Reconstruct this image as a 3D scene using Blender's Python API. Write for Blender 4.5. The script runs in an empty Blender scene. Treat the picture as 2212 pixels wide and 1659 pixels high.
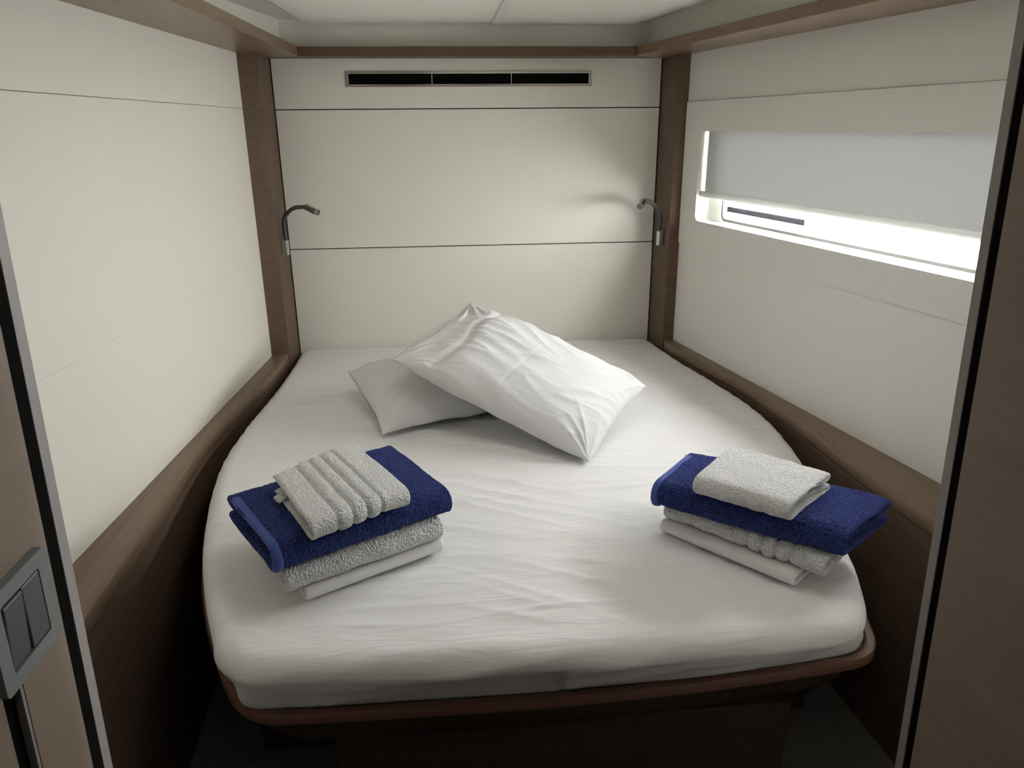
import bpy, bmesh, math
import numpy as np
from mathutils import Matrix, Vector

# ------------------------------------------------------------------ camera, sky, light, exposure
scene = bpy.context.scene
COL = scene.collection
CAM_POS = (0.0, 0.0, 1.55)
PITCH, YAW, ROLL = math.radians(19.0), math.radians(5.18), math.radians(0.51)
cam_d = bpy.data.cameras.new('camera')
cam_d.sensor_width = 36.0
cam_d.lens = 1609.0 / 2212.0 * 36.0
cam_d.clip_start = 0.02
cam = bpy.data.objects.new('camera', cam_d)
COL.objects.link(cam)
fw = Vector((math.sin(YAW) * math.cos(PITCH), math.cos(YAW) * math.cos(PITCH), -math.sin(PITCH)))
rt = Vector((math.cos(YAW), -math.sin(YAW), 0))
dn = fw.cross(rt)
rt2 = rt * math.cos(ROLL) + dn * math.sin(ROLL)
dn2 = dn * math.cos(ROLL) - rt * math.sin(ROLL)
M = Matrix.Identity(4)
for i in range(3):
    M[i][0], M[i][1], M[i][2], M[i][3] = rt2[i], -dn2[i], -fw[i], CAM_POS[i]
cam.matrix_world = M
scene.camera = cam

world = bpy.data.worlds.new('overcast_sky')
scene.world = world
world.use_nodes = True
world.node_tree.nodes['Background'].inputs[0].default_value = (0.985, 0.995, 0.985, 1)
SKY = 52.0
world.node_tree.nodes['Background'].inputs[1].default_value = SKY
FILL_LAMP_W = 0.45  # strength of the added fill lamp

scene.view_settings.view_transform = 'Standard'
scene.view_settings.look = 'None'
scene.view_settings.exposure = 0.2
scene.view_settings.gamma = 1.0
scene.view_settings.use_curve_mapping = False

# right wall frame: s runs along the wall from the back corner towards the door, d points outboard
RW0 = np.array([0.962, 2.982, 0.0]); RT = np.array([0.188, -0.982, 0.0]); RN = np.array([0.982, 0.188, 0.0])
def rw(s, d, z): return RW0 + RT * s + RN * d + np.array([0, 0, z])

pl = bpy.data.lights.new('window_portal', 'AREA')
pl.shape = 'RECTANGLE'; pl.size = 1.56; pl.size_y = 0.34; pl.cycles.is_portal = True
po = bpy.data.objects.new('window_portal', pl); COL.objects.link(po)
c = rw(0.86, 0.10, 1.367)
po.matrix_world = Matrix(((RT[0], 0, RN[0], c[0]), (RT[1], 0, RN[1], c[1]), (0, 1, 0, c[2]), (0, 0, 0, 1)))

HX0, HX1, HY0, HY1 = -0.02, 0.46, 1.32, 1.80        # assumed roof hatch, out of view, added for light from above the berth
hl = bpy.data.lights.new('added_hatch_portal', 'AREA')
hl.shape = 'RECTANGLE'; hl.size = HX1 - HX0; hl.size_y = HY1 - HY0; hl.cycles.is_portal = True
ho = bpy.data.objects.new('added_hatch_portal', hl); COL.objects.link(ho); ho.location = ((HX0 + HX1) / 2, (HY0 + HY1) / 2, 2.09)

# ------------------------------------------------------------------ noise helpers
_rs = np.random.RandomState(7)
_perm = _rs.permutation(512)
_perm = np.concatenate([_perm, _perm, _perm])
_grad = _rs.normal(size=(512, 3)); _grad /= np.linalg.norm(_grad, axis=1)[:, None]
def perlin(x, y, z=0.0):
    x, y, z = np.broadcast_arrays(np.asarray(x, float), np.asarray(y, float), np.asarray(z, float))
    xi, yi, zi = np.floor(x).astype(int), np.floor(y).astype(int), np.floor(z).astype(int)
    xf, yf, zf = x - xi, y - yi, z - zi
    f = lambda t: t * t * t * (t * (t * 6 - 15) + 10)
    u, v, w = f(xf), f(yf), f(zf)
    def g(a, b, c):
        h = _perm[(_perm[(_perm[(xi + a) & 511] + yi + b) & 511] + zi + c) & 511]
        q = _grad[h]
        return q[..., 0] * (xf - a) + q[..., 1] * (yf - b) + q[..., 2] * (zf - c)
    l = lambda a, b, t: a + (b - a) * t
    return l(l(l(g(0,0,0), g(1,0,0), u), l(g(0,1,0), g(1,1,0), u), v), l(l(g(0,0,1), g(1,0,1), u), l(g(0,1,1), g(1,1,1), u), v), w)
def ridge(x, y, z=0.0, k=2.2): return np.clip(1 - np.abs(perlin(x, y, z)) * k, 0, 1) ** 2
def sstep(a, b, x):
    t = np.clip((x - a) / (b - a), 0, 1); return t * t * (3 - 2 * t)

# ------------------------------------------------------------------ materials
def new_mat(name):
    m = bpy.data.materials.new(name); m.use_nodes = True
    nt = m.node_tree; return m, nt, nt.nodes['Principled BSDF']
def N(nt, t, **k):
    n = nt.nodes.new(t)
    for a, b in k.items(): setattr(n, a, b)
    return n
def plain(name, col, rough=0.5, metal=0.0, bump=0.0, scale=200.0, var=0.03, spec=0.5):
    m, nt, b = new_mat(name)
    tc = N(nt, 'ShaderNodeTexCoord'); no = N(nt, 'ShaderNodeTexNoise')
    no.inputs['Scale'].default_value = scale; no.inputs['Detail'].default_value = 3
    nt.links.new(tc.outputs['Object'], no.inputs['Vector'])
    mx = N(nt, 'ShaderNodeMixRGB')
    mx.inputs[1].default_value = tuple(c * (1 - var) for c in col) + (1,)
    mx.inputs[2].default_value = tuple(min(1, c * (1 + var)) for c in col) + (1,)
    nt.links.new(no.outputs['Fac'], mx.inputs[0]); nt.links.new(mx.outputs[0], b.inputs['Base Color'])
    b.inputs['Roughness'].default_value = rough; b.inputs['Metallic'].default_value = metal
    b.inputs['Specular IOR Level'].default_value = spec
    if bump:
        bp = N(nt, 'ShaderNodeBump'); bp.inputs['Strength'].default_value = bump; bp.inputs['Distance'].default_value = 0.001
        nt.links.new(no.outputs['Fac'], bp.inputs['Height']); nt.links.new(bp.outputs[0], b.inputs['Normal'])
    return m
def wood(name, axis, dark, light, rough=0.45, rz=0.0, spec=0.3):
    m, nt, b = new_mat(name)
    tc = N(nt, 'ShaderNodeTexCoord'); mp = N(nt, 'ShaderNodeMapping')
    mp.inputs['Rotation'].default_value = (0, 0, rz)
    sc = {'x': (1.2, 60, 60), 'y': (60, 1.2, 60), 'z': (60, 60, 1.2)}[axis]
    mp2 = N(nt, 'ShaderNodeMapping'); mp2.inputs['Scale'].default_value = sc
    nt.links.new(tc.outputs['Object'], mp.inputs['Vector']); nt.links.new(mp.outputs[0], mp2.inputs['Vector'])
    n1 = N(nt, 'ShaderNodeTexNoise'); n1.inputs['Scale'].default_value = 1.0; n1.inputs['Detail'].default_value = 6; n1.inputs['Roughness'].default_value = 0.65
    n2 = N(nt, 'ShaderNodeTexNoise'); n2.inputs['Scale'].default_value = 5.0; n2.inputs['Detail'].default_value = 3
    nt.links.new(mp2.outputs[0], n1.inputs['Vector']); nt.links.new(mp2.outputs[0], n2.inputs['Vector'])
    ad = N(nt, 'ShaderNodeMath', operation='MULTIPLY_ADD'); ad.inputs[1].default_value = 0.4
    ml = N(nt, 'ShaderNodeMath', operation='MULTIPLY'); ml.inputs[1].default_value = 0.6
    nt.links.new(n1.outputs['Fac'], ml.inputs[0]); nt.links.new(n2.outputs['Fac'], ad.inputs[0]); nt.links.new(ml.outputs[0], ad.inputs[2])
    cr = N(nt, 'ShaderNodeValToRGB')
    cr.color_ramp.elements[0].position = 0.3; cr.color_ramp.elements[0].color = dark + (1,)
    cr.color_ramp.elements[1].position = 0.72; cr.color_ramp.elements[1].color = light + (1,)
    nt.links.new(ad.outputs[0], cr.inputs[0]); nt.links.new(cr.outputs[0], b.inputs['Base Color'])
    b.inputs['Roughness'].default_value = rough; b.inputs['Specular IOR Level'].default_value = spec
    bp = N(nt, 'ShaderNodeBump'); bp.inputs['Strength'].default_value = 0.12; bp.inputs['Distance'].default_value = 0.0006
    nt.links.new(ad.outputs[0], bp.inputs['Height']); nt.links.new(bp.outputs[0], b.inputs['Normal'])
    return m
def cloth(name, col, fine=900.0, bump=0.12, wr=0.0):
    m, nt, b = new_mat(name)
    tc = N(nt, 'ShaderNodeTexCoord')
    no = N(nt, 'ShaderNodeTexNoise'); no.inputs['Scale'].default_value = fine; no.inputs['Detail'].default_value = 2
    nt.links.new(tc.outputs['Object'], no.inputs['Vector'])
    b.inputs['Base Color'].default_value = col + (1,); b.inputs['Roughness'].default_value = 0.85
    b.inputs['Specular IOR Level'].default_value = 0.2; b.inputs['Sheen Weight'].default_value = 0.15
    bp = N(nt, 'ShaderNodeBump'); bp.inputs['Strength'].default_value = bump; bp.inputs['Distance'].default_value = 0.0006
    nt.links.new(no.outputs['Fac'], bp.inputs['Height']); last = bp
    if wr:
        mp = N(nt, 'ShaderNodeMapping'); mp.inputs['Scale'].default_value = (7, 42, 20)
        n2 = N(nt, 'ShaderNodeTexNoise'); n2.inputs['Scale'].default_value = 1.0; n2.inputs['Detail'].default_value = 5
        n2.inputs['Distortion'].default_value = 1.2
        nt.links.new(tc.outputs['Object'], mp.inputs['Vector']); nt.links.new(mp.outputs[0], n2.inputs['Vector'])
        b2 = N(nt, 'ShaderNodeBump'); b2.inputs['Strength'].default_value = wr; b2.inputs['Distance'].default_value = 0.006
        nt.links.new(n2.outputs['Fac'], b2.inputs['Height']); nt.links.new(bp.outputs[0], b2.inputs['Normal']); last = b2
    nt.links.new(last.outputs[0], b.inputs['Normal'])
    return m
def terry(name, col, gap_shade, scale=260.0, bump=1.0, dist=0.004):
    m, nt, b = new_mat(name)
    tc = N(nt, 'ShaderNodeTexCoord')
    vo = N(nt, 'ShaderNodeTexVoronoi'); vo.inputs['Scale'].default_value = scale; vo.inputs['Randomness'].default_value = 1.0
    wn = N(nt, 'ShaderNodeTexNoise'); wn.inputs['Scale'].default_value = scale * 0.45; wn.inputs['Detail'].default_value = 4
    nt.links.new(tc.outputs['Object'], vo.inputs['Vector']); nt.links.new(tc.outputs['Object'], wn.inputs['Vector'])
    sb = N(nt, 'ShaderNodeMath', operation='SUBTRACT')
    nt.links.new(wn.outputs['Fac'], sb.inputs[0]); nt.links.new(vo.outputs['Distance'], sb.inputs[1])
    mr = N(nt, 'ShaderNodeMapRange'); mr.inputs[1].default_value = -0.5; mr.inputs[2].default_value = 0.6
    nt.links.new(sb.outputs[0], mr.inputs[0])
    mx = N(nt, 'ShaderNodeMixRGB'); mx.inputs[1].default_value = gap_shade + (1,); mx.inputs[2].default_value = col + (1,)  # low spots between loops get a darker colour, painting in their shade
    nt.links.new(mr.outputs[0], mx.inputs[0]); nt.links.new(mx.outputs[0], b.inputs['Base Color'])
    b.inputs['Roughness'].default_value = 0.95; b.inputs['Specular IOR Level'].default_value = 0.1
    b.inputs['Sheen Weight'].default_value = 0.35; b.inputs['Sheen Roughness'].default_value = 0.5
    b.inputs['Sheen Tint'].default_value = tuple(min(1, c * 1.6 + 0.1) for c in col) + (1,)
    bp = N(nt, 'ShaderNodeBump'); bp.inputs['Strength'].default_value = bump; bp.inputs['Distance'].default_value = dist
    nt.links.new(mr.outputs[0], bp.inputs['Height']); nt.links.new(bp.outputs[0], b.inputs['Normal'])
    return m

MAT = {}
MAT['laminate'] = plain('white_laminate', (0.84, 0.808, 0.735), 0.38, bump=0.05, scale=350, var=0.02, spec=0.35)
MAT['panel_white'] = plain('white_panel', (0.80, 0.78, 0.735), 0.45, var=0.015)
MAT['ceiling'] = plain('ceiling_fabric', (0.90, 0.885, 0.83), 0.8, bump=0.25, scale=500, var=0.03, spec=0.1)
MAT['cove'] = plain('cove_board', (0.88, 0.865, 0.79), 0.5, var=0.02)
MAT['gap'] = plain('dark_joint_core', (0.03, 0.027, 0.024), 0.8)  # near-black core that shows through the open panel joints
MAT['joint'] = plain('joint_backing', (0.30, 0.29, 0.26), 0.8)
WD, WL = (0.075, 0.043, 0.025), (0.155, 0.098, 0.060)
MAT['wood_x'] = wood('brown_wood_grain_x', 'x', WD, WL)
MAT['wood_y'] = wood('brown_wood_grain_y', 'y', (0.13, 0.083, 0.053), (0.25, 0.17, 0.112), rough=0.33, spec=0.5)
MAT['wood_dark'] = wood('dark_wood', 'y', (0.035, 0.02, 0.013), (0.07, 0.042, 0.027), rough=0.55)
MAT['wood_bed'] = wood('reddish_wood', 'x', (0.10, 0.048, 0.032), (0.19, 0.10, 0.066), rough=0.35)
MAT['wood_door'] = wood('corridor_wood', 'y', (0.235, 0.18, 0.14), (0.29, 0.225, 0.18), rough=0.5)
MAT['jamb'] = plain('grey_edge_band', (0.30, 0.275, 0.265), 0.45)
MAT['rubber'] = plain('black_rubber', (0.004, 0.004, 0.004), 0.9, spec=0.05)
MAT['floor'] = plain('grey_floor', (0.13, 0.125, 0.11), 0.6, var=0.15, scale=40)
MAT['chrome'] = plain('chrome', (0.75, 0.75, 0.75), 0.12, metal=1.0, var=0.0)
MAT['darkchrome'] = plain('smoked_chrome', (0.42, 0.38, 0.35), 0.2, metal=1.0, var=0.0)
MAT['neck'] = plain('dark_grey_rubber_sleeve', (0.055, 0.062, 0.06), 0.55)
MAT['lens'] = plain('lamp_lens', (0.16, 0.17, 0.13), 0.25, var=0.2)
MAT['black'] = plain('black_plastic', (0.003, 0.003, 0.003), 0.8, var=0.1, spec=0.1)
MAT['grey_seal'] = plain('grey_seal', (0.10, 0.105, 0.10), 0.8, spec=0.1)
MAT['latch'] = plain('dull_purple_grey_metal', (0.03, 0.027, 0.034), 0.7, spec=0.1)
MAT['frame_white'] = plain('white_gelcoat', (0.8, 0.8, 0.75), 0.3, var=0.01)
MAT['switch_plate'] = plain('grey_switch_plate', (0.20, 0.225, 0.225), 0.45)
MAT['switch_rocker'] = plain('dark_grey_rocker', (0.075, 0.082, 0.082), 0.45)
MAT['sheet'] = cloth('white_sheet', (0.815, 0.802, 0.795), wr=0.5)
MAT['folded'] = cloth('white_folded_linen', (0.79, 0.785, 0.775), wr=0.1)
MAT['pillow'] = cloth('white_pillowcase', (0.71, 0.705, 0.70), wr=0.25)
MAT['terry_white'] = terry('white_terry', (0.90, 0.895, 0.88), (0.60, 0.595, 0.58), 210, dist=0.006)
MAT['terry_hand'] = terry('white_hand_terry', (0.90, 0.895, 0.88), (0.64, 0.635, 0.615), 290, dist=0.0045)
MAT['terry_blue'] = terry('blue_terry', (0.045, 0.070, 0.265), (0.006, 0.010, 0.05), 300, dist=0.005)
MAT['hem_blue'] = cloth('blue_hem', (0.05, 0.085, 0.30), fine=500, bump=0.5)
MAT['tag'] = cloth('care_tag_satin', (0.62, 0.60, 0.58))
MAT['glass'], nt, b = new_mat('window_glass')
tr = N(nt, 'ShaderNodeBsdfTransparent'); gl = N(nt, 'ShaderNodeBsdfGlossy'); gl.inputs['Roughness'].default_value = 0.02
mxs = N(nt, 'ShaderNodeMixShader'); mxs.inputs[0].default_value = 0.05
nt.links.new(tr.outputs[0], mxs.inputs[1]); nt.links.new(gl.outputs[0], mxs.inputs[2])
nt.links.new(mxs.outputs[0], nt.nodes['Material Output'].inputs[0]); nt.nodes.remove(b)
MAT['blind'], nt, b = new_mat('blind_fabric')
df = N(nt, 'ShaderNodeBsdfDiffuse'); df.inputs[0].default_value = (0.57, 0.575, 0.555, 1)
tl = N(nt, 'ShaderNodeBsdfTranslucent'); tl.inputs[0].default_value = (0.9, 0.95, 0.95, 1)
mxs = N(nt, 'ShaderNodeMixShader'); mxs.inputs[0].default_value = 0.004
nt.links.new(df.outputs[0], mxs.inputs[1]); nt.links.new(tl.outputs[0], mxs.inputs[2])
nt.links.new(mxs.outputs[0], nt.nodes['Material Output'].inputs[0]); nt.nodes.remove(b)
MAT['added_hatch_glass'], nt, b = new_mat('added_hatch_acrylic')
tr = N(nt, 'ShaderNodeBsdfTransparent'); tr.inputs[0].default_value = (0.31, 0.31, 0.305, 1)
gl = N(nt, 'ShaderNodeBsdfGlossy'); gl.inputs['Roughness'].default_value = 0.05
mxs = N(nt, 'ShaderNodeMixShader'); mxs.inputs[0].default_value = 0.05
nt.links.new(tr.outputs[0], mxs.inputs[1]); nt.links.new(gl.outputs[0], mxs.inputs[2])
nt.links.new(mxs.outputs[0], nt.nodes['Material Output'].inputs[0]); nt.nodes.remove(b)
MAT['rail'], nt, b = new_mat('white_translucent_rail')
df = N(nt, 'ShaderNodeBsdfDiffuse'); df.inputs[0].default_value = (0.85, 0.85, 0.82, 1)
tl = N(nt, 'ShaderNodeBsdfTranslucent'); tl.inputs[0].default_value = (0.9, 0.92, 0.9, 1)
mxs = N(nt, 'ShaderNodeMixShader'); mxs.inputs[0].default_value = 0.08  # translucent share brightens the rail, standing in for window flare
nt.links.new(df.outputs[0], mxs.inputs[1]); nt.links.new(tl.outputs[0], mxs.inputs[2])
nt.links.new(mxs.outputs[0], nt.nodes['Material Output'].inputs[0]); nt.nodes.remove(b)
MAT['fill_diffuser'], nt, b = new_mat('fill_lamp_diffuser')
b.inputs['Base Color'].default_value = (0.9, 0.9, 0.88, 1); b.inputs['Roughness'].default_value = 0.4

# ------------------------------------------------------------------ object helpers
def mesh_np(name, V, F, smooth=False):
    V = np.asarray(V, float); F = np.asarray(F)
    me = bpy.data.meshes.new(name)
    me.vertices.add(len(V)); me.vertices.foreach_set('co', V.ravel())
    k = F.shape[1]
    me.loops.add(F.size); me.loops.foreach_set('vertex_index', F.ravel().astype(np.int32))
    me.polygons.add(len(F)); me.polygons.foreach_set('loop_start', np.arange(0, F.size, k, dtype=np.int32))
    try: me.polygons.foreach_set('loop_total', np.full(len(F), k, dtype=np.int32))
    except Exception: pass
    me.update(calc_edges=True); me.validate()
    if smooth: me.polygons.foreach_set('use_smooth', np.ones(len(me.polygons), bool))
    return me
def link(name, me, mat, parent=None):
    o = bpy.data.objects.new(name, me); COL.objects.link(o)
    if mat is not None:
        me.materials.clear(); me.materials.append(MAT[mat])
    if parent: o.parent = parent
    return o
def tag(o, label=None, cat=None, group=None, kind=None):
    if label: o['label'] = label
    if cat: o['category'] = cat
    if group: o['group'] = group
    if kind: o['kind'] = kind
    return o
def thing(name, label, cat, loc=(0, 0, 0), rz=0.0, group=None):
    o = bpy.data.objects.new(name, None); COL.objects.link(o); o.empty_display_size = 0.1
    o.location = loc; o.rotation_euler = (0, 0, rz)
    return tag(o, label, cat, group)
def from_bm(name, bm, mat, parent=None, smooth=False):
    bmesh.ops.recalc_face_normals(bm, faces=bm.faces[:])
    me = bpy.data.meshes.new(name); bm.to_mesh(me); bm.free()
    if smooth: me.polygons.foreach_set('use_smooth', np.ones(len(me.polygons), bool))
    return link(name, me, mat, parent)
def prism_bm(poly, z0, z1, bev=0.0, seg=2):
    bm = bmesh.new()
    lo = [bm.verts.new((p[0], p[1], z0)) for p in poly]; hi = [bm.verts.new((p[0], p[1], z1)) for p in poly]
    n = len(poly)
    for i in range(n): bm.faces.new((lo[i], lo[(i + 1) % n], hi[(i + 1) % n], hi[i]))
    bm.faces.new(lo[::-1]); bm.faces.new(hi)
    if bev: bmesh.ops.bevel(bm, geom=bm.edges[:], offset=bev, segments=seg, affect='EDGES', profile=0.5)
    return bm
def prism(name, poly, z0, z1, mat, parent=None, bev=0.0, seg=2):
    return from_bm(name, prism_bm(poly, z0, z1, bev, seg), mat, parent)
def box(name, x0, x1, y0, y1, z0, z1, mat, parent=None, bev=0.0, seg=2):
    return prism(name, [(x0, y0), (x1, y0), (x1, y1), (x0, y1)], z0, z1, mat, parent, bev, seg)
def rbox(name, s0, s1, d0, d1, z0, z1, mat, parent=None, bev=0.0, seg=2):     # box in the right wall frame
    return prism(name, [tuple(rw(s, d, 0)[:2]) for s, d in ((s0, d0), (s1, d0), (s1, d1), (s0, d1))], z0, z1, mat, parent, bev, seg)
def tube(name, pts, r, mat, parent=None, n=14, sub=6, caps=True):
    P = np.array(pts, float)
    if len(P) > 2:                      # Catmull-Rom
        Q = np.vstack([2 * P[0] - P[1], P, 2 * P[-1] - P[-2]]); out = []
        for i in range(1, len(Q) - 2):
            for t in np.linspace(0, 1, sub, endpoint=False):
                a, b_, c_, d_ = Q[i - 1], Q[i], Q[i + 1], Q[i + 2]
                out.append(0.5 * (2 * b_ + (c_ - a) * t + (2 * a - 5 * b_ + 4 * c_ - d_) * t * t + (3 * b_ - a - 3 * c_ + d_) * t ** 3))
        P = np.array(out + [Q[-2]])
    T = np.gradient(P, axis=0); T /= np.linalg.norm(T, axis=1)[:, None]
    R = np.full(len(P), r) if np.isscalar(r) else np.interp(np.linspace(0, 1, len(P)), np.linspace(0, 1, len(r)), r)
    up = np.array([0.0, 0, 1]) if abs(T[0][2]) < 0.9 else np.array([1.0, 0, 0])
    V = []; u = np.cross(T[0], up); u /= np.linalg.norm(u)
    for p, t, rr in zip(P, T, R):
        u = u - t * (u @ t); u /= np.linalg.norm(u); w = np.cross(t, u)
        for a in np.arange(n) * 2 * math.pi / n: V.append(p + rr * (math.cos(a) * u + math.sin(a) * w))
    bm = bmesh.new(); vs = [bm.verts.new(v) for v in V]
    for i in range(len(P) - 1):
        for k in range(n): bm.faces.new((vs[i * n + k], vs[i * n + (k + 1) % n], vs[(i + 1) * n + (k + 1) % n], vs[(i + 1) * n + k]))
    if caps: bm.faces.new(vs[:n][::-1]); bm.faces.new(vs[-n:])
    o = from_bm(name, bm, mat, parent, True)
    return o
def lathe(name, prof, origin, axis, mat, parent=None, n=24):        # prof: (distance along axis, radius)
    ax = Vector(axis).normalized(); u = ax.orthogonal().normalized(); w = ax.cross(u); o = Vector(origin)
    bm = bmesh.new(); rings = []
    for t, r in prof:
        rings.append([bm.verts.new(o + ax * t + (u * math.cos(a) + w * math.sin(a)) * max(r, 1e-5)) for a in [2 * math.pi * k / n for k in range(n)]])
    for A, B in zip(rings, rings[1:]):
        for k in range(n): bm.faces.new((A[k], A[(k + 1) % n], B[(k + 1) % n], B[k]))
    bm.faces.new(rings[0][::-1]); bm.faces.new(rings[-1])
    ob = from_bm(name, bm, mat, parent, True)
    m = ob.modifiers.new('edge', 'EDGE_SPLIT'); m.split_angle = math.radians(40)
    return ob
def rrect(x0, x1, y0, y1, r, k=6):
    out = []
    for cx, cy, a0 in ((x1 - r, y1 - r, 0), (x0 + r, y1 - r, 90), (x0 + r, y0 + r, 180), (x1 - r, y0 + r, 270)):
        for i in range(k + 1):
            a = math.radians(a0 + 90 * i / k); out.append((cx + r * math.cos(a), cy + r * math.sin(a)))
    return out
def ring_slab(name, outer, inner, fn, d0, d1, mat, parent=None):    # frame between two loops of equal length, swept d0..d1
    bm = bmesh.new(); n = len(outer)
    L = [[bm.verts.new(fn(p[0], d, p[1])) for p in loop] for loop, d in ((outer, d0), (inner, d0), (inner, d1), (outer, d1))]
    for a in range(4):
        A, B = L[a], L[(a + 1) % 4]
        for i in range(n):
            bm.faces.new((A[i], A[(i + 1) % n], B[(i + 1) % n], B[i]))
    bmesh.ops.remove_doubles(bm, verts=bm.verts[:], dist=1e-6)
    return from_bm(name, bm, mat, parent)
def rect_loop(x0, x1, y0, y1, k=6):     # sharp rectangle with the same point count as rrect
    out = []
    for c_ in ((x1, y1), (x0, y1), (x0, y0), (x1, y0)): out += [c_] * (k + 1)
    return out

# ------------------------------------------------------------------ the room shell
ZT = 1.808            # underside of the upper shelf trim
ZL = 0.69             # top of the side ledges
YB = 3.19
HULL = [(-1.0, -1.8), (0.75, -1.8), (0.75, 0.6), tuple(rw(2.4, 0.10, 0)[:2]), tuple(rw(-0.3, 0.10, 0)[:2]), (1.05, 3.35), (-0.85, 3.35), (-1.0, 0.8)]
fl = tag(prism('floor', HULL, -0.08, 0.0, 'floor'), 'dark grey floor around the bed base', 'floor', kind='structure')
def holed(name, poly, hole, z0, z1, mat, parent=None):      # slab with a rectangular hole, cut along the hole's y range
    x0, x1, y0, y1 = hole
    def clip(P, ax, v, keep_less):
        out = []
        for k in range(len(P)):
            a, b_ = P[k], P[(k + 1) % len(P)]
            ia, ib = ((a[ax] <= v) == keep_less), ((b_[ax] <= v) == keep_less)
            if ia: out.append(a)
            if ia != ib:
                t = (v - a[ax]) / (b_[ax] - a[ax]); out.append((a[0] + (b_[0] - a[0]) * t, a[1] + (b_[1] - a[1]) * t))
        return out
    parts = [clip(poly, 1, y0, True), clip(poly, 1, y1, False)]
    mid = clip(clip(poly, 1, y0, False), 1, y1, True)
    parts += [clip(mid, 0, x0, True), clip(mid, 0, x1, False)]
    bm = bmesh.new()
    for P in parts:
        if len(P) < 3: continue
        b2 = prism_bm(P, z0, z1); me = bpy.data.meshes.new('tmp'); b2.to_mesh(me); b2.free(); bm.from_mesh(me); bpy.data.meshes.remove(me)
    return from_bm(name, bm, mat, parent)
HOLE = (HX0, HX1, HY0, HY1)
ce = tag(holed('ceiling', HULL, HOLE, 1.94, 2.06, 'cove'), 'off-white ceiling over the berth', 'ceiling', kind='structure')
def cx_left(y): return -0.48 + (y - 3.137) * 0.048
def cx_right(y): return 0.765 - (y - 3.149) * 0.145
for nm, y0_, y1_ in (('ceiling_panel', 1.86, 3.135), ('ceiling_panel', 0.76, 1.26)):
    prism(nm, [(cx_left(y0_), y0_), (0.2148, y0_), (0.2148, y1_), (cx_left(y1_), y1_)], 1.924, 1.9405, 'ceiling', ce, 0.004)
    prism(nm, [(0.2502, y0_), (cx_right(y0_), y0_), (cx_right(y1_), y1_), (0.2502, y1_)], 1.924, 1.9405, 'ceiling', ce, 0.004)
    prism('batten', [(0.213, y0_), (0.252, y0_), (0.252, y1_ - 0.003), (0.213, y1_ - 0.003)], 1.917, 1.9405, 'panel_white', ce, 0.004)
w2 = thing('added_hatch', 'added smoked roof hatch, assumed and out of view, for light over the bed', 'hatch'); w2['kind'] = 'structure'
ring_slab('frame', rect_loop(HX0 - 0.035, HX1 + 0.035, HY0 - 0.035, HY1 + 0.035), rrect(HX0, HX1, HY0, HY1, 0.04), lambda a, d, z: (a, z, d), 1.928, 1.9405, 'frame_white', w2)
ring_slab('frame', rect_loop(HX0 - 0.035, HX1 + 0.035, HY0 - 0.035, HY1 + 0.035), rrect(HX0, HX1, HY0, HY1, 0.04), lambda a, d, z: (a, z, d), 2.06, 2.085, 'frame_white', w2)
box('pane', HX0 - 0.02, HX1 + 0.02, HY0 - 0.02, HY1 + 0.02, 2.07, 2.078, 'added_hatch_glass', w2)

wb = tag(box('wall_back', -0.85, 1.03, YB + 0.008, YB + 0.09, 0.0, 2.0, 'gap'), 'white panelled back wall behind the pillows', 'wall', kind='structure')
for z0, z1 in ((0.40, 1.0745), (1.0785, 1.6215), (1.6255, 1.83)):
    box('panel', -0.6345, 0.9065, YB, YB + 0.009, z0, z1, 'laminate', wb, 0.0012)
box('upper_panel', -0.60, 0.86, 3.148, 3.165, 1.815, 1.9405, 'cove', wb)

LW = [(-0.703, 2.907), (-0.703 + (0.6 - 2.907) * 0.0668, 0.6)]
def lx(y): return -0.703 + (y - 2.907) * 0.0668
wl_ = tag(prism('wall_left', [(lx(0.72) - 0.006, 0.72), (lx(3.3) - 0.006, 3.3), (lx(3.3) - 0.09, 3.3), (lx(0.72) - 0.09, 0.72)], 0, 2.0, 'joint'),
          'cream panelled side wall across from the window', 'wall', kind='structure')
for z0, z1 in ((0.60, 1.0848), (1.0850, 1.6227), (1.6240, 1.86)):
    prism('panel', [(lx(0.722), 0.722), (lx(3.15), 3.15), (lx(3.15) - 0.008, 3.15), (lx(0.722) - 0.008, 0.722)], z0, z1, 'laminate', wl_, 0.0008)
prism('upper_panel', [(-0.58, 3.155), (-0.66, 2.7), (-0.735, 1.9), (-0.8, 0.74), (-0.82, 0.74), (-0.755, 1.9), (-0.68, 2.7), (-0.60, 3.155)], 1.815, 1.9405, 'cove', wl_)

# right wall with the window cut-out
WS0, WS1, WZ0, WZ1 = 0.12, 1.62, 1.203, 1.531
wr_ = tag(rbox('wall_right', -0.3, 2.32, 0.004, 0.06, 0.0, 1.185, 'panel_white'), 'white panelled wall with the long window', 'wall', kind='structure')
rbox('backing', -0.3, 2.32, 0.004, 0.06, 1.60, 2.0, 'panel_white', wr_)
rbox('backing', -0.3, 0.095, 0.004, 0.066, 1.18, 1.605, 'panel_white', wr_)
rbox('backing', 1.645, 2.32, 0.004, 0.12, 1.18, 1.605, 'panel_white', wr_)
rbox('backing', 0.09, 1.65, 0.045, 0.12, 1.56, 1.605, 'panel_white', wr_)
rbox('backing', 0.09, 1.65, 0.004, 0.12, 1.13, 1.19, 'panel_white', wr_)
rbox('panel', -0.02, 2.31, 0.0, 0.005, 0.60, 1.1015, 'panel_white', wr_, 0.0008)
rbox('panel', -0.02, 2.31, 0.0, 0.005, 1.6385, 1.86, 'panel_white', wr_, 0.0008)
ring_slab('window_panel', rect_loop(0.0, 2.3, 1.102, 1.637), rrect(WS0, WS1, WZ0, WZ1, 0.022), lambda s, d, z: rw(s, d, z), -0.007, 0.005, 'panel_white', wr_)
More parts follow.
